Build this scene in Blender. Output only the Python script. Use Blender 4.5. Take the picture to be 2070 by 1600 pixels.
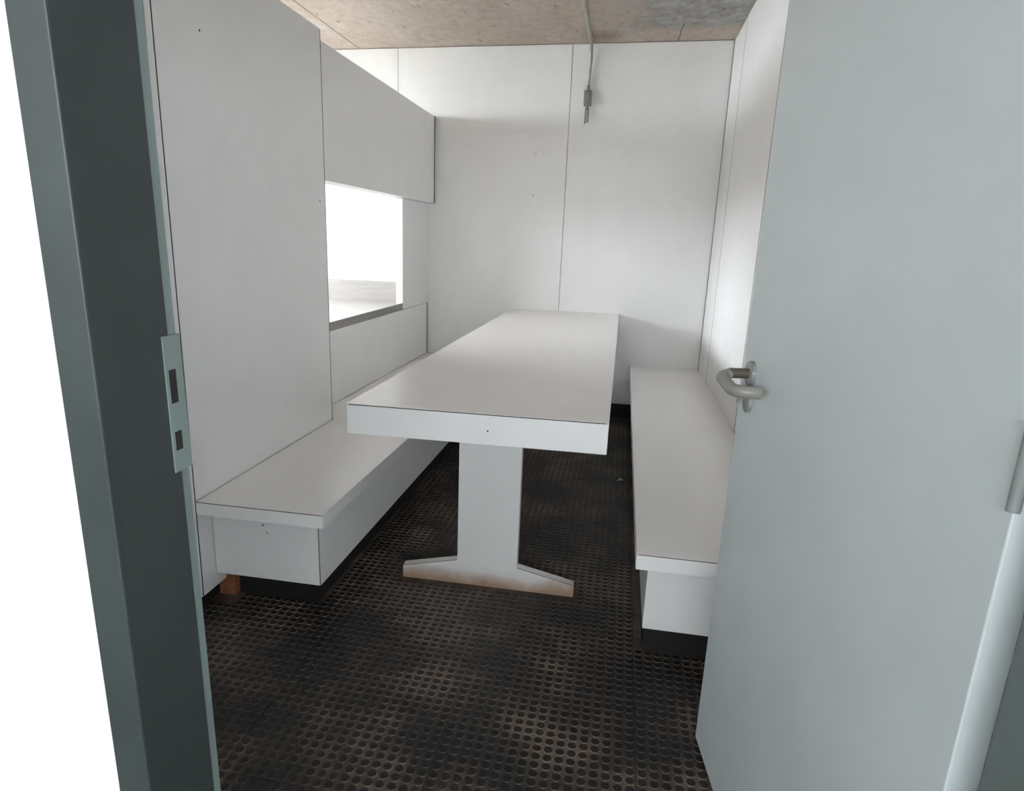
import bpy, bmesh, math, random
from mathutils import Matrix, Vector

for _o in list(bpy.data.objects):
    bpy.data.objects.remove(_o)
random.seed(7)
SC = bpy.context.scene
COL = SC.collection

# ------------------------------------------------------------------ camera
YAW, PITCH, ROLL = -0.1899, -0.2662, 0.0289
CAM = Vector((0.324, -5.0439, 1.2673))
FPX, PPX, PPY = 1373.88, 980.0, 859.5
fw = Vector((math.sin(YAW) * math.cos(PITCH), math.cos(YAW) * math.cos(PITCH), math.sin(PITCH)))
rt0 = Vector((math.cos(YAW), -math.sin(YAW), 0))
up0 = rt0.cross(fw)
rt = math.cos(ROLL) * rt0 + math.sin(ROLL) * up0
up = -math.sin(ROLL) * rt0 + math.cos(ROLL) * up0
cd = bpy.data.cameras.new('camera')
cam = bpy.data.objects.new('camera', cd)
COL.objects.link(cam)
cam.matrix_world = Matrix(((rt.x, up.x, -fw.x, CAM.x), (rt.y, up.y, -fw.y, CAM.y), (rt.z, up.z, -fw.z, CAM.z), (0, 0, 0, 1)))
cd.sensor_width = 36.0
cd.lens = 36.0 * FPX / 2070.0
cd.shift_x = (1035.0 - PPX) / 2070.0
cd.shift_y = (PPY - 800.0) / 2070.0
cd.clip_start = 0.02
SC.camera = cam

# ------------------------------------------------------------------ light
SKY = 25.0
w = bpy.data.worlds.new('overcast_sky')
SC.world = w
w.use_nodes = True
bg = w.node_tree.nodes['Background']
bg.inputs[0].default_value = (0.91, 0.965, 1.01, 1)
bg.inputs[1].default_value = SKY
SC.view_settings.view_transform = 'Standard'
SC.view_settings.look = 'None'
SC.view_settings.gamma = 1.0
SC.view_settings.exposure = 0.15
SC.view_settings.use_curve_mapping = False
SC.cycles.use_denoising = True
SC.cycles.use_adaptive_sampling = True
SC.cycles.adaptive_threshold = 0.18
SC.cycles.adaptive_min_samples = 12
SC.cycles.max_bounces = 7
SC.cycles.diffuse_bounces = 7
SC.cycles.glossy_bounces = 3
SC.cycles.transmission_bounces = 0
SC.cycles.sample_clamp_indirect = 6.0


def portal(name, loc, sx, sy, rot):
    l = bpy.data.lights.new(name, 'AREA')
    l.shape = 'RECTANGLE'
    l.size, l.size_y = sx, sy
    l.cycles.is_portal = True
    o = bpy.data.objects.new(name, l)
    o.location = loc
    o.rotation_euler = rot
    COL.objects.link(o)


# window openings that let the daylight in
KX = -4.3                       # kitchen window wall
KW = dict(y0=-3.7, y1=-0.35, z0=1.35, z1=2.45)
CY = -7.0                       # far wall of the corridor
CW = dict(x0=-1.9, x1=3.95, z0=1.45, z1=1.87)
portal('kitchen_window_portal', (KX - 0.1, (KW['y0'] + KW['y1']) / 2, (KW['z0'] + KW['z1']) / 2), KW['z1'] - KW['z0'], KW['y1'] - KW['y0'], (0, -math.pi / 2, 0))
portal('corridor_window_portal', ((CW['x0'] + CW['x1']) / 2, CY - 0.1, (CW['z0'] + CW['z1']) / 2), CW['x1'] - CW['x0'], CW['z1'] - CW['z0'], (math.pi / 2, 0, 0))


# ------------------------------------------------------------------ materials
H = 2.544                      # underside of the concrete slab


def new_mat(name):
    m = bpy.data.materials.new(name)
    m.use_nodes = True
    nt = m.node_tree
    b = nt.nodes['Principled BSDF']
    return m, nt, b


def node(nt, typ, **kw):
    n = nt.nodes.new(typ)
    for k, v in kw.items():
        setattr(n, k, v)
    return n


def pos_noise(nt, scale, detail=3, rough=0.55, stretch=(1, 1, 1), off=(0, 0, 0)):
    g = node(nt, 'ShaderNodeNewGeometry')
    mp = node(nt, 'ShaderNodeMapping')
    mp.inputs['Scale'].default_value = stretch
    mp.inputs['Location'].default_value = off
    n = node(nt, 'ShaderNodeTexNoise')
    n.inputs['Scale'].default_value = scale
    n.inputs['Detail'].default_value = detail
    n.inputs['Roughness'].default_value = rough
    nt.links.new(g.outputs['Position'], mp.inputs['Vector'])
    nt.links.new(mp.outputs[0], n.inputs['Vector'])
    return n.outputs['Fac']


def ramp(nt, fac, stops):
    r = node(nt, 'ShaderNodeValToRGB')
    e = r.color_ramp.elements
    while len(e) > 1:
        e.remove(e[-1])
    for i, (p, c) in enumerate(stops):
        if i == 0:
            e[0].position = p
            el = e[0]
        else:
            el = e.new(p)
        el.color = (c[0], c[1], c[2], 1) if not isinstance(c, (int, float)) else (c, c, c, 1)
    nt.links.new(fac, r.inputs[0])
    return r.outputs[0]


def mix(nt, fac, a, b, blend='MIX'):
    m = node(nt, 'ShaderNodeMix', data_type='RGBA', blend_type=blend)
    for s, v in ((m.inputs[0], fac), (m.inputs[6], a), (m.inputs[7], b)):
        if hasattr(v, 'links'):
            nt.links.new(v, s)
        elif isinstance(v, (int, float)):
            s.default_value = v
        else:
            s.default_value = (v[0], v[1], v[2], 1)
    return m.outputs[2]


def math_n(nt, op, a, b=None, clamp=False):
    m = node(nt, 'ShaderNodeMath', operation=op, use_clamp=clamp)
    for i, v in enumerate((a, b)):
        if v is None:
            continue
        if hasattr(v, 'links'):
            nt.links.new(v, m.inputs[i])
        else:
            m.inputs[i].default_value = v
    return m.outputs[0]


def bump(nt, b, h, strength, dist):
    bp = node(nt, 'ShaderNodeBump')
    bp.inputs['Strength'].default_value = strength
    bp.inputs['Distance'].default_value = dist
    nt.links.new(h, bp.inputs['Height'])
    nt.links.new(bp.outputs[0], b.inputs['Normal'])


def plain(name, col, rough=0.5, metal=0.0, var=0.06, scale=9.0, stretch=(1, 1, 1)):
    m, nt, b = new_mat(name)
    n = pos_noise(nt, scale, 2, 0.6, stretch)
    lo = tuple(c * (1 - var) for c in col)
    hi = tuple(min(1, c * (1 + var)) for c in col)
    nt.links.new(ramp(nt, n, [(0.3, lo), (0.7, hi)]), b.inputs['Base Color'])
    b.inputs['Roughness'].default_value = rough
    b.inputs['Metallic'].default_value = metal
    return m


def laminate(name, col, rough=0.38, dirt=0.25):
    """white melamine laminate: nearly even, faint scuffs"""
    m, nt, b = new_mat(name)
    n = pos_noise(nt, 5.0, 2, 0.7)
    nt.links.new(ramp(nt, n, [(0.25, tuple(c * (1 - 0.12 * dirt) for c in col)), (0.55, col)]), b.inputs['Base Color'])
    b.inputs['Roughness'].default_value = rough
    b.inputs['Specular IOR Level'].default_value = 0.325
    return m


def dirty_foot():
    """laminate of the pedestal: brown mop grime soaked into the lowest few centimetres"""
    m, nt, b = new_mat('pedestal_laminate')
    g = node(nt, 'ShaderNodeNewGeometry')
    sp = node(nt, 'ShaderNodeSeparateXYZ')
    nt.links.new(g.outputs['Position'], sp.inputs[0])
    n = pos_noise(nt, 7, 5, 0.65)
    z = math_n(nt, 'ADD', sp.outputs[2], math_n(nt, 'MULTIPLY', math_n(nt, 'SUBTRACT', n, 0.5), 0.09))
    k = ramp(nt, z, [(0.006, 1.0), (0.035, 0.62), (0.06, 0.14), (0.09, 0.0)])
    base = mix(nt, k, (0.85, 0.84, 0.825), (0.40, 0.27, 0.18))
    s = pos_noise(nt, 55, 4, 0.7)
    base = mix(nt, math_n(nt, 'MULTIPLY', ramp(nt, s, [(0.68, 0), (0.76, 1)]), math_n(nt, 'MULTIPLY', k, 0.8)), base, (0.12, 0.08, 0.06))
    nt.links.new(base, b.inputs['Base Color'])
    b.inputs['Roughness'].default_value = 0.45
    return m


def concrete():
    m, nt, b = new_mat('board_formed_concrete')
    cloud = pos_noise(nt, 5.0, 5, 0.66, (1.0, 0.6, 1.0))
    fine = pos_noise(nt, 24, 4, 0.72, (0.8, 0.55, 1.0))
    tan = ramp(nt, cloud, [(0.28, (0.40, 0.32, 0.262)), (0.47, (0.50, 0.425, 0.36)), (0.62, (0.56, 0.49, 0.425)), (0.75, (0.66, 0.61, 0.55))])
    tan = mix(nt, 0.5, tan, ramp(nt, fine, [(0.3, (0.34, 0.27, 0.215)), (0.5, (0.52, 0.44, 0.375)), (0.7, (0.62, 0.55, 0.49))]))
    g = node(nt, 'ShaderNodeNewGeometry')
    sp = node(nt, 'ShaderNodeSeparateXYZ')
    nt.links.new(g.outputs['Position'], sp.inputs[0])
    # cement-grey damp patch right of the conduit, with pale lime blooms
    gray = ramp(nt, cloud, [(0.32, (0.20, 0.19, 0.175)), (0.50, (0.33, 0.325, 0.305)), (0.60, (0.47, 0.465, 0.44)), (0.70, (0.66, 0.655, 0.63))])
    gray = mix(nt, 0.4, gray, ramp(nt, fine, [(0.35, (0.20, 0.19, 0.17)), (0.52, (0.36, 0.35, 0.33)), (0.68, (0.62, 0.61, 0.59))]))
    fx = math_n(nt, 'MINIMUM', math_n(nt, 'MULTIPLY', math_n(nt, 'SUBTRACT', sp.outputs[0], 0.02), 2.0), 1.0)
    fy = math_n(nt, 'MINIMUM', math_n(nt, 'MULTIPLY', math_n(nt, 'ADD', sp.outputs[1], 0.16), -4.0), 1.0)
    msk = math_n(nt, 'MINIMUM', fx, fy)
    msk = math_n(nt, 'ADD', msk, math_n(nt, 'MULTIPLY', math_n(nt, 'SUBTRACT', cloud, 0.5), 2.2))
    base = mix(nt, ramp(nt, msk, [(0.15, 0.0), (0.75, 0.92)]), tan, gray)
    # rust-brown stain where the conduit turns down, and dark pits
    vd = node(nt, 'ShaderNodeVectorMath', operation='DISTANCE')
    nt.links.new(g.outputs['Position'], vd.inputs[0])
    vd.inputs[1].default_value = (0.10, -0.16, H)
    st = math_n(nt, 'ADD', vd.outputs['Value'], math_n(nt, 'MULTIPLY', cloud, 0.16))
    base = mix(nt, ramp(nt, st, [(0.10, 0.75), (0.24, 0.0)]), base, (0.27, 0.17, 0.125))
    pit = pos_noise(nt, 42, 2, 0.5, (0.8, 0.3, 1.0), (5, 2, 0))
    base = mix(nt, ramp(nt, pit, [(0.68, 0.0), (0.74, 0.7)]), base, (0.20, 0.155, 0.125))
    nt.links.new(base, b.inputs['Base Color'])
    b.inputs['Roughness'].default_value = 0.85
    bump(nt, b, fine, 0.2, 0.004)
    return m


def rubber(name, dark, dust, lo, hi, rough):
    """black rubber with walked-in dust, thicker in patches"""
    m, nt, b = new_mat(name)
    big = pos_noise(nt, 3.1, 3, 0.6, (1, 1, 1), (1.3, 4.4, 0))
    fin = pos_noise(nt, 40, 2, 0.65)
    k = math_n(nt, 'MULTIPLY', ramp(nt, big, [(0.40, lo), (0.50, (lo + hi) * 0.35), (0.62, hi)]), ramp(nt, fin, [(0.3, 0.55), (0.6, 1.0)]))
    nt.links.new(mix(nt, k, dark, dust), b.inputs['Base Color'])
    b.inputs['Roughness'].default_value = rough
    b.inputs['Specular IOR Level'].default_value = 0.4
    return m


def worn_coat(name, stops):
    m, nt, b = new_mat(name)
    n = pos_noise(nt, 42, 3, 0.6)
    nt.links.new(ramp(nt, n, stops), b.inputs['Base Color'])
    b.inputs['Roughness'].default_value = 0.32
    return m


M_LAM = laminate('white_laminate', (0.875, 0.872, 0.865))
M_TOP = laminate('table_laminate', (0.92, 0.893, 0.88), 0.30, 0.15)
M_FOOT = dirty_foot()
M_CORE = plain('dark_laminate_core', (0.045, 0.036, 0.03), 0.7)
M_BACK = plain('joint_filler', (0.42, 0.37, 0.30), 0.8)
M_GAPSHADE = plain('black_gap_shade', (0.012, 0.012, 0.012), 0.8)  # near-black colour standing in for the shade inside open gaps
M_CONC = concrete()
M_TILE = rubber('rubber_tile_with_dust', (0.016, 0.0145, 0.0135), (0.22, 0.158, 0.118), 0.12, 0.8, 0.62)
M_RIM = rubber('dusty_stud_rims', (0.030, 0.028, 0.027), (0.20, 0.155, 0.12), 0.08, 0.8, 0.42)
M_STUD = rubber('rubber_stud_tops', (0.0105, 0.0098, 0.0092), (0.035, 0.025, 0.02), 0.02, 0.5, 0.46)
M_SUB = plain('subfloor_screed', (0.03, 0.026, 0.022), 0.9)
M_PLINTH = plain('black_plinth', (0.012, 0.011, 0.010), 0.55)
M_STEEL = plain('brushed_steel', (0.62, 0.60, 0.58), 0.28, 1.0, 0.08, 5, (1, 40, 40))
M_SPLASH = plain('steel_backsplash', (0.42, 0.405, 0.395), 0.35, 1.0, 0.12, 5, (1, 40, 40))
M_STEELD = plain('steel_front_edge', (0.40, 0.38, 0.36), 0.4, 1.0, 0.06, 8, (1, 1, 30))
M_TEAL = plain('teal_door_paint', (0.70, 0.77, 0.78), 0.42, 0, 0.03, 3)
M_TEALF = plain('teal_frame_paint', (0.20, 0.25, 0.245), 0.45, 0, 0.06, 8)
M_TEALD = plain('dark_frame_tone', (0.035, 0.046, 0.045), 0.5, 0, 0.1, 8)  # darker tone on the corridor side of the strike jamb
M_GREY = plain('grey_enamel', (0.27, 0.29, 0.28), 0.35, 0, 0.05, 30)
M_LEVER = worn_coat('lever_coating', [(0.66, (0.29, 0.28, 0.245)), (0.70, (0.20, 0.17, 0.13))])
M_NECK = worn_coat('worn_brown_neck', [(0.52, (0.105, 0.09, 0.068)), (0.57, (0.13, 0.11, 0.085)), (0.60, (0.42, 0.38, 0.30))])
M_EDGE = plain('brown_edge_line', (0.13, 0.105, 0.08), 0.7)
M_PIPE = plain('galvanised_conduit', (0.42, 0.405, 0.36), 0.40, 0.45, 0.12, 25)
M_BOX = plain('conduit_box_grey', (0.24, 0.228, 0.20), 0.55, 0.1, 0.1, 40)
M_DARK = plain('dark_hole', (0.02, 0.018, 0.016), 0.8)
M_WOOD = plain('raw_red_wood', (0.30, 0.115, 0.055), 0.75, 0, 0.25, 30, (1, 1, 5))
M_PLAS = plain('white_plaster', (0.84, 0.84, 0.83), 0.7, 0, 0.02, 3)
M_KFLOOR = plain('pale_kitchen_floor', (0.60, 0.58, 0.55), 0.5, 0, 0.05, 4)
M_CFLOOR = plain('corridor_screed', (0.17, 0.165, 0.155), 0.6, 0, 0.1, 6)
M_ALU = plain('white_window_frame', (0.75, 0.75, 0.75), 0.4)
M_GROUND = plain('outdoor_ground', (0.22, 0.22, 0.20), 0.9, 0, 0.15, 0.6)
M_CHIP = plain('grey_paper', (0.42, 0.42, 0.43), 0.7)


# ------------------------------------------------------------------ mesh helpers
def origin(parent):
    o = Vector((0, 0, 0))
    while parent is not None:
        o += parent.location
        parent = parent.parent
    return o


def link(name, me, mat, parent=None, kind=None, loc=(0, 0, 0)):
    ob = bpy.data.objects.new(name, me)
    if mat is not None and len(me.materials) == 0:
        me.materials.append(mat)
    COL.objects.link(ob)
    ob.location = loc
    if parent is not None:
        ob.parent = parent
    if kind:
        ob['kind'] = kind
    return ob


def from_bm(name, bm, mat, parent=None, kind=None, smooth=False):
    bmesh.ops.recalc_face_normals(bm, faces=bm.faces)
    me = bpy.data.meshes.new(name)
    off = origin(parent)
    bm.transform(Matrix.Translation(-off))
    bm.to_mesh(me)
    bm.free()
    if smooth:
        for p in me.polygons:
            p.use_smooth = True
    return link(name, me, mat, parent, kind)


def bm_box(bm, x0, x1, y0, y1, z0, z1, bev=0.0):
    t = bmesh.new()
    bmesh.ops.create_cube(t, size=1.0)
    for v in t.verts:
        v.co = Vector(((x0 + x1) / 2 + v.co.x * (x1 - x0), (y0 + y1) / 2 + v.co.y * (y1 - y0), (z0 + z1) / 2 + v.co.z * (z1 - z0)))
    if bev > 0:
        bmesh.ops.bevel(t, geom=list(t.edges), offset=bev, segments=2, affect='EDGES', profile=0.5)
    me = bpy.data.meshes.new('tmp')
    t.to_mesh(me)
    t.free()
    bm.from_mesh(me)
    bpy.data.meshes.remove(me)


def box(name, x0, x1, y0, y1, z0, z1, mat, parent=None, bev=0.0, kind=None):
    bm = bmesh.new()
    bm_box(bm, x0, x1, y0, y1, z0, z1, bev)
    return from_bm(name, bm, mat, parent, kind)


def prism(name, pts, axis, a, b, mat, parent=None, bev=0.0, kind=None):
    """polygon extruded along axis: pts are (x,y) for z, (x,z) for y, (y,z) for x"""
    bm = bmesh.new()

    def P(p, t):
        return {'z': (p[0], p[1], t), 'y': (p[0], t, p[1]), 'x': (t, p[0], p[1])}[axis]
    lo = [bm.verts.new(P(p, a)) for p in pts]
    hi = [bm.verts.new(P(p, b)) for p in pts]
    bm.faces.new(lo)
    bm.faces.new(hi[::-1])
    n = len(pts)
    for i in range(n):
        bm.faces.new((lo[i], lo[(i + 1) % n], hi[(i + 1) % n], hi[i]))
    bmesh.ops.recalc_face_normals(bm, faces=bm.faces)
    if bev > 0:
        bmesh.ops.bevel(bm, geom=list(bm.edges), offset=bev, segments=2, affect='EDGES', profile=0.5)
    return from_bm(name, bm, mat, parent, kind)


def bm_tube(bm, path, r, seg=14, cap=True):
    path = [Vector(p) for p in path]
    rings = []
    prev = None
    for i, p in enumerate(path):
        d = (path[min(i + 1, len(path) - 1)] - path[max(i - 1, 0)]).normalized()
        if prev is None:
            a = d.orthogonal().normalized()
        else:
            a = (prev - d * prev.dot(d)).normalized()
        prev = a
        bb = d.cross(a)
        rr = r[i] if isinstance(r, (list, tuple)) else r
        rings.append([bm.verts.new(p + rr * (math.cos(2 * math.pi * k / seg) * a + math.sin(2 * math.pi * k / seg) * bb)) for k in range(seg)])
    for A, B in zip(rings, rings[1:]):
        for k in range(seg):
            bm.faces.new((A[k], A[(k + 1) % seg], B[(k + 1) % seg], B[k]))
    if cap:
        bm.faces.new(rings[0][::-1])
        bm.faces.new(rings[-1])


def tube(name, path, r, mat, parent=None, seg=14):
    bm = bmesh.new()
    bm_tube(bm, path, r, seg)
    ob = from_bm(name, bm, mat, parent)
    smooth_by_angle(ob)
    return ob


def smooth_by_angle(ob, ang=0.7):
    me = ob.data
    bm = bmesh.new()
    bm.from_mesh(me)
    for f in bm.faces:
        f.smooth = True
    for e in bm.edges:
        if len(e.link_faces) == 2 and e.calc_face_angle(0) > ang:
            e.smooth = False
    bm.to_mesh(me)
    bm.free()


def disc(name, c, nrm, r, depth, mat, parent=None, seg=28, bev=0.0):
    """short round plate with its base centre at c, rising along nrm"""
    c, nrm = Vector(c), Vector(nrm).normalized()
    prof = [(r, 0.0), (r, depth - bev), (r - bev * 0.35, depth - bev * 0.3), (r - bev, depth)] if bev > 0 else [(r, 0), (r, depth)]
    bm = bmesh.new()
    bm_tube(bm, [c + nrm * h for _, h in prof], [q for q, _ in prof], seg)
    ob = from_bm(name, bm, mat, parent)
    smooth_by_angle(ob, 0.9)
    return ob


def tag(o, label, cat, kind=None, group=None):
    o['label'] = label
    o['category'] = cat
    if kind:
        o['kind'] = kind
    if group:
        o['group'] = group
    return o


def thing(name, loc, label, cat, kind=None):
    o = bpy.data.objects.new(name, None)
    o.empty_display_size = 0.1
    COL.objects.link(o)
    o.location = loc
    return tag(o, label, cat, kind)


# ------------------------------------------------------------------ dimensions
XR = 0.908                     # right wall face
XA, XB, XC = -0.992, -1.064, -1.113   # the three planes of the left partition
XK = -1.160                    # its kitchen face
YF = -4.330                    # room face of the door wall
YO = -4.450                    # corridor face of the door wall
YA = -2.080                    # end of the tall near panel
ZP = 2.095                     # top of the partition

# ------------------------------------------------------------------ floor of studded rubber tiles
floor = tag(box('floor', XC, XR, YO, 0.0, -0.10, -0.005, M_SUB), 'black studded rubber tile floor with brown dust between the studs', 'floor', 'structure')
T = 0.5
SX, SY = -0.549, -3.3147
NST = 17
PITCH_S = T / NST
xs = [XC, SX - T, SX, SX + T, SX + 2 * T, XR]
ys = [YF] + [SY + T * j for j in range(-1, 7)] + [0.0]
G = 0.0011
tile_mesh = {}
tiles = {}
for i in range(len(xs) - 1):
    for j in range(len(ys) - 1):
        wx, wy = xs[i + 1] - xs[i], ys[j + 1] - ys[j]
        key = (round(wx, 3), round(wy, 3))
        if key not in tile_mesh:
            bm = bmesh.new()
            bm_box(bm, G, wx - G, G, wy - G, -0.005, 0.0, 0.0012)
            bmesh.ops.recalc_face_normals(bm, faces=bm.faces)
            me = bpy.data.meshes.new('rubber_tile')
            bm.to_mesh(me)
            bm.free()
            me.materials.append(M_TILE)
            tile_mesh[key] = me
        tiles[(i, j)] = link('rubber_tile', tile_mesh[key], None, floor, None, (xs[i], ys[j], 0.0))

KEEP_OUT = [(-1.2, -0.65, -3.02, 0.1), (0.476, 1.0, -3.046, 0.1), (-1.2, -0.955, -3.09, 0.1), (-1.2, -1.03, -4.4, 0.1), (-0.425, 0.24, -2.77, -2.715), (-0.425, 0.24, -0.45, -0.39), (-1.2, 1.0, -0.02, 0.1), (XR - 0.015, 1.0, -5, 1)]
studs = []
for i in range(-2, 3):
    for j in range(-2, 7):
        for a in range(NST):
            for b in range(NST):
                x = SX + i * T + (a + 0.5) * PITCH_S
                y = SY + j * T + (b + 0.5) * PITCH_S
                if not (XC + 0.014 < x < XR - 0.014 and YF + 0.014 < y < -0.02):
                    continue
                if any(x0 - 0.012 < x < x1 + 0.012 and y0 - 0.012 < y < y1 + 0.012 for x0, x1, y0, y1 in KEEP_OUT):
                    continue
                d = Vector((x, y, 0)) - CAM
                dep = d.dot(fw)
                px, py = PPX + FPX * d.dot(rt) / dep, PPY - FPX * d.dot(up) / dep
                inview = 452 < px < 1400 and py < 1590
                studs.append((0 if inview else 1, dep, x, y))
studs.sort()
STUD_PROF = [(0.0124, 0.0), (0.0119, 0.0018), (0.0112, 0.0030), (0.0100, 0.0034)]
NS = 16


def stud_geo():
    v, f = [], []
    for r, z in STUD_PROF:
        for k in range(NS):
            v.append((r * math.cos(2 * math.pi * k / NS), r * math.sin(2 * math.pi * k / NS), z))
    for q in range(len(STUD_PROF) - 1):
        for k in range(NS):
            f.append((q * NS + k, q * NS + (k + 1) % NS, (q + 1) * NS + (k + 1) % NS, (q + 1) * NS + k))
    f.append(tuple((len(STUD_PROF) - 1) * NS + k for k in range(NS)))
    return v, f


sv, sf = stud_geo()
stud_me = bpy.data.meshes.new('stud')
stud_me.from_pydata(sv, [], sf)
for p in stud_me.polygons:
    p.use_smooth = len(p.vertices) == 4
stud_me.materials.append(M_RIM)
stud_me.materials.append(M_STUD)
SIDE = [0] * (2 * NS) + [1] * (NS + 1)
stud_me.polygons.foreach_set('material_index', SIDE)
for _, _, x, y in studs[:300]:
    i = max(k for k in range(len(xs) - 1) if xs[k] <= x)
    j = max(k for k in range(len(ys) - 1) if ys[k] <= y)
    t = tiles[(i, j)]
    link('stud', stud_me, None, t, None, (x - t.location.x, y - t.location.y, 0.0))
V, Fc = [], []
for _, _, x, y in studs[300:]:
    o = len(V)
    V += [(x + a, y + b, c) for a, b, c in sv]
    Fc += [tuple(o + k for k in f) for f in sf]
rest_me = bpy.data.meshes.new('stud_field')
rest_me.from_pydata(V, [], Fc)
rest_me.polygons.foreach_set('use_smooth', [len(f) == 4 for f in Fc])
rest_me.materials.append(M_RIM)
rest_me.materials.append(M_STUD)
rest_me.polygons.foreach_set('material_index', SIDE * (len(Fc) // len(SIDE)))
link('stud_field', rest_me, None, floor, 'stuff')

# ------------------------------------------------------------------ ceiling
ceiling = thing('ceiling', (0, 0, H), 'bare board-marked concrete ceiling slab, tan with a grey damp patch', 'ceiling', 'structure')
box('concrete_bay', -1.622, XR + 0.12, YO, 0.12, H, H + 0.15, M_CONC, ceiling, 0.002)
box('concrete_bay', KX - 0.15, -1.630, YO, 0.12, H, H + 0.15, M_CONC, ceiling, 0.002)
prism('crack', [(0.548, -0.004), (0.556, -0.004), (0.563, -0.13), (0.560, -0.24), (0.569, -0.36), (0.563, -0.36), (0.554, -0.24), (0.557, -0.13)], 'z', H - 0.0012, H + 0.004, M_EDGE, ceiling)
box('joint_strip', -1.632, -1.620, YO, 0.12, H + 0.006, H + 0.14, M_BACK, ceiling)

# ------------------------------------------------------------------ back wall
wb = tag(box('wall_back', KX - 0.15, XR + 0.12, 0.012, 0.14, -0.1, H, M_BACK), 'white laminate back wall of tall panels behind the table', 'wall', 'structure')
JX = [KX, -3.78, -2.56, -1.340, -0.120, XR - 0.0015]
for a, b in zip(JX, JX[1:]):
    box('wall_panel', a + 0.0018, b - 0.0018, 0.0, 0.014, 0.112, H - 0.004, M_LAM, wb, 0.0008)
box('kick_strip', XC, XR, 0.004, 0.014, 0.0, 0.110, M_PLINTH, wb)

# ------------------------------------------------------------------ right wall
wr = tag(box('wall_right', XR + 0.012, XR + 0.12, YF, 0.0, -0.1, H, M_CORE), 'white laminate wall beside the right bench with a narrow corner panel', 'wall', 'structure')
JY = [-0.002, -0.488, -1.710, -2.93, YF]
for a, b in zip(JY, JY[1:]):
    box('wall_panel', XR, XR + 0.014, b + 0.007, a - 0.007, 0.112, H - 0.003, M_LAM, wr, 0.0008)
    box('joint_strip', XR + 0.0008, XR + 0.012, a - 0.0068, a + 0.0068, 0.112, H - 0.004, M_CORE, wr)
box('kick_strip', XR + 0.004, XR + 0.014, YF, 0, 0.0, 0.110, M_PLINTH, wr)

# ------------------------------------------------------------------ left partition with the serving hatch
ZS = 0.840                      # top of the steel sill
ZH = 1.512                      # underside of the header panel
YD = -0.612                     # hatch side of the narrow end panel
YH0 = -2.95                     # hidden near end of the hatch
wl = thing('wall_left', (XC, -2.1, 0), 'white laminate partition on the left with a serving hatch to the kitchen', 'wall', 'structure')
# tall near panel (furthest into the room)
box('wall_panel', -1.010, XA, -3.180, YA - 0.0065, 0.066, ZP, M_LAM, wl, 0.001)
box('edge_line', -1.010, XA - 0.0006, YA - 0.0063, YA, 0.066, ZP, M_EDGE, wl)
box('edge_line', -1.010, XA - 0.0006, -3.1833, -3.1802, 0.066, ZP, M_CORE, wl)
box('edge_band', -1.010, XA - 0.001, -3.190, -3.1835, 0.066, ZP, M_LAM, wl, 0.0015)
box('partition_core', XK, -1.0115, -3.160, YA - 0.004, 0.115, ZP - 0.002, M_LAM, wl)
box('kick_strip', XK, -1.03, -3.15, YA, 0.0, 0.113, M_PLINTH, wl)
# partition core towards the door wall
box('partition_core', XK, -1.03, YF, -3.163, 0.0, ZP - 0.002, M_LAM, wl)
# header over the hatch
box('header_panel', XB - 0.018, XB, YA + 0.0025, -0.030, ZH, ZP, M_LAM, wl, 0.001)
box('header_core', XK, XB - 0.0195, YA, -0.032, ZH + 0.001, ZP - 0.001, M_LAM, wl)
box('gap_shade_strip', XB - 0.040, XB - 0.003, -0.0295, -0.0005, ZH, ZP + 0.004, M_GAPSHADE, wl)  # added black strip: stops kitchen light leaking, keeps the gap dark
# narrow panel between the hatch and the back wall
box('end_panel', XK, XC, YD, -0.001, 0.796, ZH - 0.001, M_LAM, wl, 0.0008)
# low panel under the hatch
box('low_panel', XC - 0.018, XC, YA + 0.001, -0.028, 0.4145, 0.794, M_LAM, wl, 0.001)
box('low_core', XK, XC - 0.0195, YA, -0.030, 0.0, 0.764, M_LAM, wl)
box('gap_shade_strip', XC - 0.030, XC - 0.003, -0.0275, -0.0005, 0.4145, 0.793, M_GAPSHADE, wl)  # added black strip giving the lower gap its shade
for (y, z) in ((-2.96, 1.855), (-2.14, 1.41)):
    disc('screw_hole', (XA, y, z), (1, 0, 0), 0.0035, 0.0006, M_DARK, wl, 10)

# ------------------------------------------------------------------ kitchen beyond the hatch
wkl = tag(thing('wall_kitchen', (KX, -2.1, 0), 'white kitchen wall with the wide window, beyond the partition', 'wall', 'structure'), 'white kitchen wall with the wide window, beyond the partition', 'wall', 'structure')
box('wall_pier', KX - 0.15, KX, YO, KW['y0'], 0, H, M_PLAS, wkl)
box('wall_pier', KX - 0.15, KX, KW['y1'], 0.0, 0, H, M_PLAS, wkl)
box('wall_apron', KX - 0.15, KX, KW['y0'], KW['y1'], 0, KW['z0'], M_PLAS, wkl)
box('wall_head', KX - 0.15, KX, KW['y0'], KW['y1'], KW['z1'], H, M_PLAS, wkl)
win = thing('window_1', (KX - 0.08, (KW['y0'] + KW['y1']) / 2, KW['z0']), 'wide white-framed kitchen window letting in the daylight', 'window', 'structure')
nw = 4
for k in range(nw + 1):
    y = KW['y0'] + (KW['y1'] - KW['y0']) * k / nw
    y = min(max(y, KW['y0'] + 0.02), KW['y1'] - 0.02)
    box('mullion', KX - 0.10, KX - 0.06, y - 0.02, y + 0.02, KW['z0'] + 0.04, KW['z1'] - 0.04, M_ALU, win)
box('window_rail', KX - 0.10, KX - 0.06, KW['y0'], KW['y1'], KW['z0'], KW['z0'] + 0.04, M_ALU, win)
box('window_rail', KX - 0.10, KX - 0.06, KW['y0'], KW['y1'], KW['z1'] - 0.04, KW['z1'], M_ALU, win)
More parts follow.
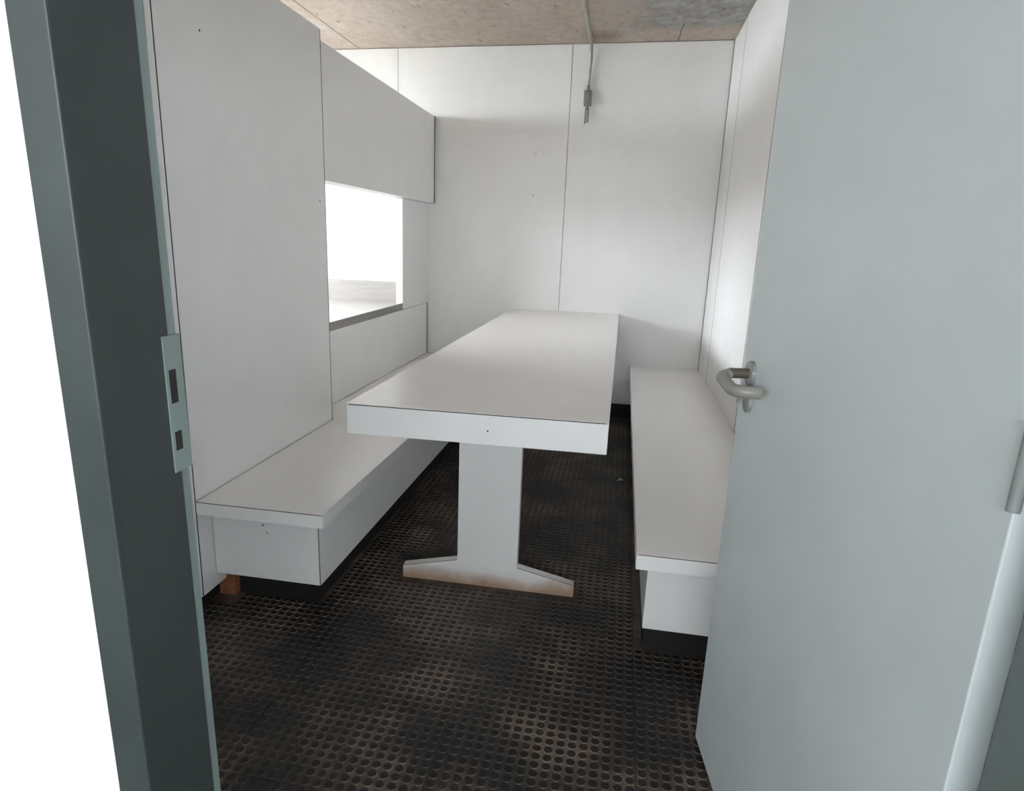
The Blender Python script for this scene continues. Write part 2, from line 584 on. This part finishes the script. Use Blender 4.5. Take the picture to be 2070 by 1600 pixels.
tag(box('floor_kitchen', KX, XK, YF, 0.0, -0.1, 0.0, M_KFLOOR), 'pale kitchen floor behind the partition', 'floor', 'structure')

ctr = thing('steel_counter', (-2.0, -0.6, 0), 'stainless steel kitchen counter with backsplash seen through the serving hatch', 'counter')
ZC = 0.7945
prism('worktop', [(-3.0, -2.98), (XK - 0.003, -2.98), (XK - 0.003, YA + 0.004), (XC - 0.022, YA + 0.004), (XC - 0.022, YD - 0.002), (XK - 0.003, YD - 0.002), (XK - 0.003, -0.022), (-3.0, -0.022)], 'z', ZC - 0.03, ZC, M_STEEL, ctr, 0.0015)
box('backsplash', -3.0, XK - 0.012, -0.021, -0.0015, ZC - 0.03, 0.938, M_SPLASH, ctr, 0.003)
prism('front_edge', [(XC - 0.0215, 0.797), (XC - 0.001, 0.797), (XC - 0.001, ZS), (XC - 0.0215, ZS - 0.004)], 'y', YA + 0.001, YD - 0.0015, M_STEELD, ctr, 0.0008)
for (x, y) in ((-2.95, -0.08), (-2.95, -2.9), (-1.25, -0.08), (-1.25, -2.9)):
    box('leg', x - 0.02, x + 0.02, y - 0.02, y + 0.02, 0, ZC - 0.03, M_STEELD, ctr)

# ------------------------------------------------------------------ door wall, frame, corridor
JL, JR = -0.184, 0.735          # clear opening
DT = 2.14
wf = thing('wall_front', (0.3, YF, 0), 'white wall around the doorway, seen from the corridor', 'wall', 'structure')
box('wall_part', KX - 0.15, JL - 0.040, YO, YF, 0, H, M_PLAS, wf)
box('wall_part', JR + 0.040, 3.0, YO, YF, 0, H, M_PLAS, wf)
box('wall_part', JL - 0.040, JR + 0.040, YO, YF, DT + 0.04, H, M_PLAS, wf)
fr = thing('trim_1', (0.28, YF, 0), 'grey-green painted metal door frame around the doorway', 'door frame', 'structure')
# each jamb: rebate on the room side, darker stop on the corridor side
def lean(ob):
    """the strike-side jamb stands a few millimetres out of plumb"""
    oz = origin(ob.parent)
    for v in ob.data.vertices:
        v.co.x += 0.0028 - 0.0082 * (v.co.z + oz.z)
    return ob


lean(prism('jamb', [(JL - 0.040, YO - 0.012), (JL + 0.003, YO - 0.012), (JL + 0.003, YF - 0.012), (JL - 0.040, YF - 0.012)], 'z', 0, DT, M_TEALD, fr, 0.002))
lean(prism('jamb', [(JL - 0.040, YF - 0.0115), (JL, YF - 0.0115), (JL, YF + 0.006), (JL - 0.055, YF + 0.006), (JL - 0.055, YF + 0.0005), (JL - 0.040, YF + 0.0005)], 'z', 0, DT, M_TEALF, fr, 0.0015))
prism('jamb', [(JR + 0.040, YO - 0.012), (JR - 0.012, YO - 0.012), (JR - 0.012, YF - 0.046), (JR + 0.040, YF - 0.046)], 'z', 0, DT, M_TEALF, fr, 0.002)
box('head', JL - 0.040, JR + 0.040, YO - 0.012, YF + 0.006, DT, DT + 0.038, M_TEALF, fr, 0.002)
sp_ = lean(box('strike_plate', JL + 0.0005, JL + 0.0040, YF - 0.026, YF + 0.0075, 0.985, 1.15, M_TEALF, fr, 0.0008))
lean(box('bolt_hole', JL + 0.0038, JL + 0.0046, YF - 0.020, YF - 0.008, 1.012, 1.035, M_DARK, sp_))
lean(box('bolt_hole', JL + 0.0038, JL + 0.0046, YF - 0.020, YF - 0.008, 1.07, 1.11, M_DARK, sp_))
tag(box('floor_corridor', KX, 4.0, CY, YO, -0.1, -0.002, M_CFLOOR), 'plain corridor floor in front of the doorway', 'floor', 'structure')
tag(box('ceiling_corridor', KX, 4.0, CY, YO, H, H + 0.15, M_CONC), 'concrete corridor ceiling in front of the doorway', 'ceiling', 'structure')
wc = thing('wall_corridor', (0, CY, 0), 'white corridor wall with a window behind the viewpoint', 'wall', 'structure')
box('wall_part', KX, CW['x0'], CY - 0.15, CY, 0, H, M_PLAS, wc)
box('wall_part', CW['x1'], 4.0, CY - 0.15, CY, 0, H, M_PLAS, wc)
box('wall_part', CW['x0'], CW['x1'], CY - 0.15, CY, 0, CW['z0'], M_PLAS, wc)
box('wall_part', CW['x0'], CW['x1'], CY - 0.15, CY, CW['z1'], H, M_PLAS, wc)
box('end_wall', KX - 0.15, KX, CY - 0.15, YO, 0, H, M_PLAS, wc)
box('end_wall', 4.0, 4.15, CY - 0.15, YO, 0, H, M_PLAS, wc)
box('end_wall', 3.0, 4.0, YO, YF, 0, H, M_PLAS, wc)
tag(box('ground', -40, 40, -40, 40, -0.3, -0.12, M_GROUND), 'flat ground outside the building', 'ground', 'structure')

# ------------------------------------------------------------------ table
TX0, TX1, TY0, TZ = -0.469, 0.318, -3.154, 0.776
TT = 0.094
tb = thing('dining_table', (-0.075, -1.58, 0), 'long white laminate table on pedestal legs between the two benches', 'table')


def slab(par, x0, x1, y0, y1, z1, t, pre, poly=None, core=None):
    """laminate slab: dark core, thin top sheet, edge bands with a dark line under the sheet"""
    sh = 0.0014
    b = 0.003
    if poly is None:
        box(pre + '_core', x0 + 0.0056, x1 - 0.0056, y0 + b, y1 - 0.001, z1 - t + 0.001, z1 - sh - 0.0001, M_CORE, par)
        box(pre + '_sheet', x0, x1, y0, y1 - 0.0005, z1 - sh, z1, M_TOP, par, 0.0004)
    else:
        prism(pre + '_core', core, 'z', z1 - t + 0.001, z1 - sh - 0.0001, M_CORE, par)
        prism(pre + '_sheet', poly, 'z', z1 - sh, z1, M_TOP, par, 0.0004)


slab(tb, TX0, TX1, TY0, -0.001, TZ, TT, 'top')
box('front_band', TX0 + 0.0005, TX1 - 0.0005, TY0, TY0 + 0.0028, TZ - TT, TZ - 0.0044, M_LAM, tb, 0.0006)
box('side_band', TX0, TX0 + 0.0055, TY0 + 0.006, -0.0015, TZ - TT, TZ - 0.0018, M_LAM, tb, 0.0006)
box('side_band', TX1 - 0.0055, TX1, TY0 + 0.006, -0.0015, TZ - TT, TZ - 0.0018, M_LAM, tb, 0.0006)
box('underside', TX0 + 0.006, TX1 - 0.006, TY0 + 0.006, -0.0015, TZ - TT, TZ - TT + 0.0009, M_LAM, tb)
disc('screw_hole', (-0.03, TY0, TZ - 0.052), (0, -1, 0), 0.0024, 0.0005, M_DARK, tb, 10)


def pedestal(y, bias=0.0):
    t = 0.036
    p = prism('leg', [(-0.206, 0.0985), (0.022, 0.0935), (0.0225, TZ - TT), (-0.2065, TZ - TT)], 'y', y, y + t, M_FOOT, tb, 0.0012)
    prism('foot', [(-0.420, 0.0), (0.235, 0.0), (0.235, 0.048), (0.022, 0.093), (-0.206, 0.098), (-0.420, 0.050)], 'y', y - 0.0008, y + t + 0.0006, M_FOOT, tb, 0.0012)
    # loose dark seam of the laminate along the sloping tops of the foot
    for a, b in (((-0.418, 0.0495), (-0.207, 0.0972)), ((0.0225, 0.0922), (0.2335, 0.0475))):
        tube('laminate_seam', [(a[0], y - 0.0010, a[1]), (b[0], y - 0.0010, b[1])], 0.0010, M_CORE, tb, 6)


pedestal(-2.760)
pedestal(-0.440)

# ------------------------------------------------------------------ benches
LX1, LY0, LZ = -0.549, -3.184, 0.413
bl = thing('bench', (-0.8, -1.6, 0), 'white laminate bench along the left partition, under the serving hatch', 'bench')
slab(bl, 0, 0, 0, 0, LZ, 0.0465, 'seat', [(XA + 0.0045, LY0), (LX1, LY0), (LX1, -0.0015), (XC + 0.0005, -0.0015), (XC + 0.0005, YA + 0.0025), (XA + 0.0045, YA + 0.0025)], [(XA + 0.0005, LY0 + 0.003), (LX1 - 0.0056, LY0 + 0.003), (LX1 - 0.0056, -0.002), (XC + 0.001, -0.002), (XC + 0.001, YA + 0.003), (XA + 0.0005, YA + 0.003)])
box('front_band', XA + 0.001, LX1 - 0.0005, LY0, LY0 + 0.0028, LZ - 0.0465, LZ - 0.0044, M_LAM, bl, 0.0006)
box('side_band', LX1 - 0.0055, LX1, LY0 + 0.006, -0.002, LZ - 0.0465, LZ - 0.0018, M_LAM, bl, 0.0006)
BLX, BLY = -0.599, -3.106
box('edge_line', BLX - 0.0030, BLX - 0.0004, BLY + 0.0002, BLY + 0.0018, 0.118, LZ - 0.0468, M_EDGE, bl)
box('front_panel', XA + 0.005, BLX - 0.0032, BLY, BLY + 0.012, 0.118, LZ - 0.0468, M_LAM, bl, 0.0008)
for a, b in ((BLY + 0.002, -1.722), (-1.7195, -0.3), (-0.2975, -0.003)):
    box('side_panel', BLX - 0.012, BLX, a, b, 0.118, LZ - 0.0468, M_LAM, bl, 0.0008)
box('carcass', XA + 0.012, BLX - 0.0125, BLY + 0.0125, -0.003, 0.119, LZ - 0.047, M_CORE, bl)
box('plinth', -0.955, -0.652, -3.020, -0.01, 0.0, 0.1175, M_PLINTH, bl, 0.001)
disc('screw_hole', (-0.80, BLY, 0.318), (0, -1, 0), 0.0032, 0.0005, M_DARK, bl, 10)
disc('screw_hole', (-0.785, BLY, 0.292), (0, -1, 0), 0.0026, 0.0005, M_DARK, bl, 10)

RX0, RY0, RZ = 0.426, -3.190, 0.403
br = thing('bench', (0.67, -1.6, 0), 'white laminate bench along the right wall, partly hidden by the door', 'bench')
slab(br, RX0, XR - 0.001, RY0, -0.001, RZ, 0.0495, 'seat')
box('front_band', RX0 + 0.0005, XR - 0.002, RY0, RY0 + 0.0028, RZ - 0.0495, RZ - 0.0044, M_LAM, br, 0.0006)
box('side_band', RX0, RX0 + 0.0055, RY0 + 0.006, -0.0015, RZ - 0.0495, RZ - 0.0018, M_LAM, br, 0.0006)
BRX, BRY = 0.468, -3.100
box('front_panel', BRX + 0.0008, XR - 0.004, BRY, BRY + 0.012, 0.112, RZ - 0.0498, M_LAM, br, 0.0008)
for a, b in ((BRY + 0.0005, -1.70), (-1.6975, -0.003)):
    box('side_panel', BRX, BRX + 0.012, a, b, 0.112, RZ - 0.0498, M_LAM, br, 0.0008)
box('carcass', BRX + 0.0125, XR - 0.004, BRY + 0.0125, -0.003, 0.113, RZ - 0.050, M_CORE, br)
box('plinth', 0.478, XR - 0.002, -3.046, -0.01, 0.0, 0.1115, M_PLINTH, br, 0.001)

wdb = tag(prism('wood_block', [(-1.022, 0.0), (-0.960, 0.0), (-0.9585, 0.06), (-0.960, 0.1165), (-0.990, 0.1165), (-0.991, 0.060), (-1.022, 0.060)], 'y', -3.045, -3.000, M_WOOD, None, 0.0015), 'small reddish wood block under the corner of the left bench', 'wood block')

# ------------------------------------------------------------------ door leaf
hx, hy = 0.719, -4.330
ex, ey = 0.607, -3.435
dv = Vector((ex - hx, ey - hy, 0))
DW = dv.length
dv.normalize()
nv = Vector((-dv.y, dv.x, 0))          # towards the room's left, the side we see
door = thing('door_1', (hx, hy, 0), 'pale grey-green painted door standing open on the right', 'door', 'structure')


def D(u_free, off, z):
    """point on the door: u_free from the free edge, off out from the visible face"""
    p = Vector((hx, hy, 0)) + dv * (DW - u_free) + nv * off
    return Vector((p.x, p.y, z))


bm = bmesh.new()
bm_box(bm, 0, DW, -0.036, 0, 0.012, DT - 0.006, 0.0018)
bm.transform(Matrix(((dv.x, nv.x, 0, hx), (dv.y, nv.y, 0, hy), (0, 0, 1, 0), (0, 0, 0, 1))))
from_bm('leaf', bm, M_TEAL, door)
for z in (0.25, 1.07, 1.90):
    tube('hinge', [D(DW + 0.004, 0.004, z - 0.045), D(DW + 0.004, 0.004, z + 0.045)], 0.0065, M_GREY, door, 12)
ZK = 1.003
UK = 0.072
disc('rosette', D(UK, 0, ZK), nv, 0.0275, 0.0095, M_GREY, door, 32, 0.002)
disc('rosette', D(UK + 0.004, 0, ZK - 0.062), nv, 0.0235, 0.0085, M_GREY, door, 32, 0.002)
tt = tube('thumb_turn', [D(UK - 0.004, 0.008, ZK - 0.050), D(UK - 0.004, 0.024, ZK - 0.050), ], 0.004, M_GREY, door, 10)
bm = bmesh.new()
bm_tube(bm, [D(UK - 0.004, 0.022, ZK - 0.040), D(UK - 0.004, 0.022, ZK - 0.066)], 0.0042, 10)
from_bm('turn_grip', bm, M_GREY, tt)
path, rad = [], []
RB, PO, L2, R2 = 0.026, 0.070, 0.074, 0.030
tube('neck', [D(UK, 0.008, ZK), D(UK, PO - RB + 0.006, ZK)], 0.0112, M_NECK, door, 18)
for k in range(0, 9):
    a = k / 8 * math.pi / 2
    path.append(D(UK + RB * (1 - math.cos(a)), PO - RB + RB * math.sin(a), ZK - 0.001 * k))
    rad.append(0.0110 + 0.00015 * k)
path.append(D(UK + RB + L2 * 0.5, PO, ZK - 0.012))
rad.append(0.0126)
for k in range(0, 9):
    a = k / 8 * math.pi / 2 * 0.95
    path.append(D(UK + RB + L2 + R2 * math.sin(a), PO - R2 * (1 - math.cos(a)), ZK - 0.015))
    rad.append(0.0128)
path.append(D(UK + RB + L2 + R2 + 0.001, 0.022, ZK - 0.015))
rad.append(0.0128)
path.append(D(UK + RB + L2 + R2 + 0.001, 0.0205, ZK - 0.015))
rad.append(0.0112)
tube('lever', path, rad, M_LEVER, door, 20)

# ------------------------------------------------------------------ conduit on ceiling and back wall
cn = thing('electrical_conduit', (0.0, -0.03, H), 'grey metal conduit running along the ceiling and down the back wall', 'conduit')
zc = H - 0.013
pth = [(0.0, YF + 0.05, zc), (0.0, -0.9, zc), (0.003, -0.11, zc)]
for k in range(1, 8):
    a = k / 8 * math.pi / 2
    pth.append((0.004, -0.11 + 0.075 * math.sin(a), zc - 0.075 * (1 - math.cos(a))))
pth += [(0.005, -0.034, zc - 0.09), (0.0, -0.022, 2.36), (-0.001, -0.022, 2.275)]
tube('pipe', pth, 0.0118, M_PIPE, cn, 14)
tube('coupling', [(0.0025, -0.20, zc), (0.003, -0.105, zc)], 0.0135, M_PIPE, cn, 14)
tube('coupling', [(-0.001, -0.022, 2.285), (-0.001, -0.022, 2.250)], 0.0135, M_BOX, cn, 14)
bx = box('conduit_box', -0.026, 0.024, -0.046, -0.002, 2.158, 2.252, M_BOX, cn, 0.004)
box('box_lid', -0.023, 0.021, -0.049, -0.0455, 2.164, 2.246, M_BOX, bx, 0.0015)
for z in (2.170, 2.240):
    disc('screw', (-0.001, -0.049, z), (0, -1, 0), 0.0035, 0.0015, M_DARK, bx, 10)
tube('cable_gland', [(-0.002, -0.024, 2.160), (-0.002, -0.024, 2.136)], 0.0115, M_BOX, cn, 12)
tube('cable_tail', [(-0.009, -0.024, 2.140), (-0.010, -0.025, 2.09), (-0.010, -0.026, 2.046)], 0.0058, M_BOX, cn, 10)
tube('cable_tail', [(0.006, -0.024, 2.140), (0.0065, -0.024, 2.09), (0.006, -0.025, 2.054)], 0.0058, M_BOX, cn, 10)

# specks on the back wall
for (x, z) in ((-0.337, 1.86), (-0.345, 1.58)):
    disc('screw_hole', (x, 0.0, z), (0, -1, 0), 0.005, 0.0006, M_CHIP, wb, 10)

# ------------------------------------------------------------------ paper scrap on the floor
bm = bmesh.new()
c = Vector((0.396, -1.423, 0.003))
pts = [(-0.018, -0.006, 0.001), (0.004, -0.014, 0.010), (0.020, 0.004, 0.003), (0.002, 0.016, 0.014)]
lo = [bm.verts.new(c + Vector(p)) for p in pts]
hi = [bm.verts.new(c + Vector(p) + Vector((0, 0, 0.0012))) for p in pts]
bm.faces.new((lo[0], lo[1], lo[3]))
bm.faces.new((lo[1], lo[2], lo[3]))
bm.faces.new((hi[0], hi[3], hi[1]))
bm.faces.new((hi[1], hi[3], hi[2]))
for k in range(4):
    bm.faces.new((lo[k], lo[(k + 1) % 4], hi[(k + 1) % 4], hi[k]))
tag(from_bm('paper_scrap', bm, M_CHIP), 'tiny crumpled grey paper scrap on the floor beside the right bench', 'paper scrap')
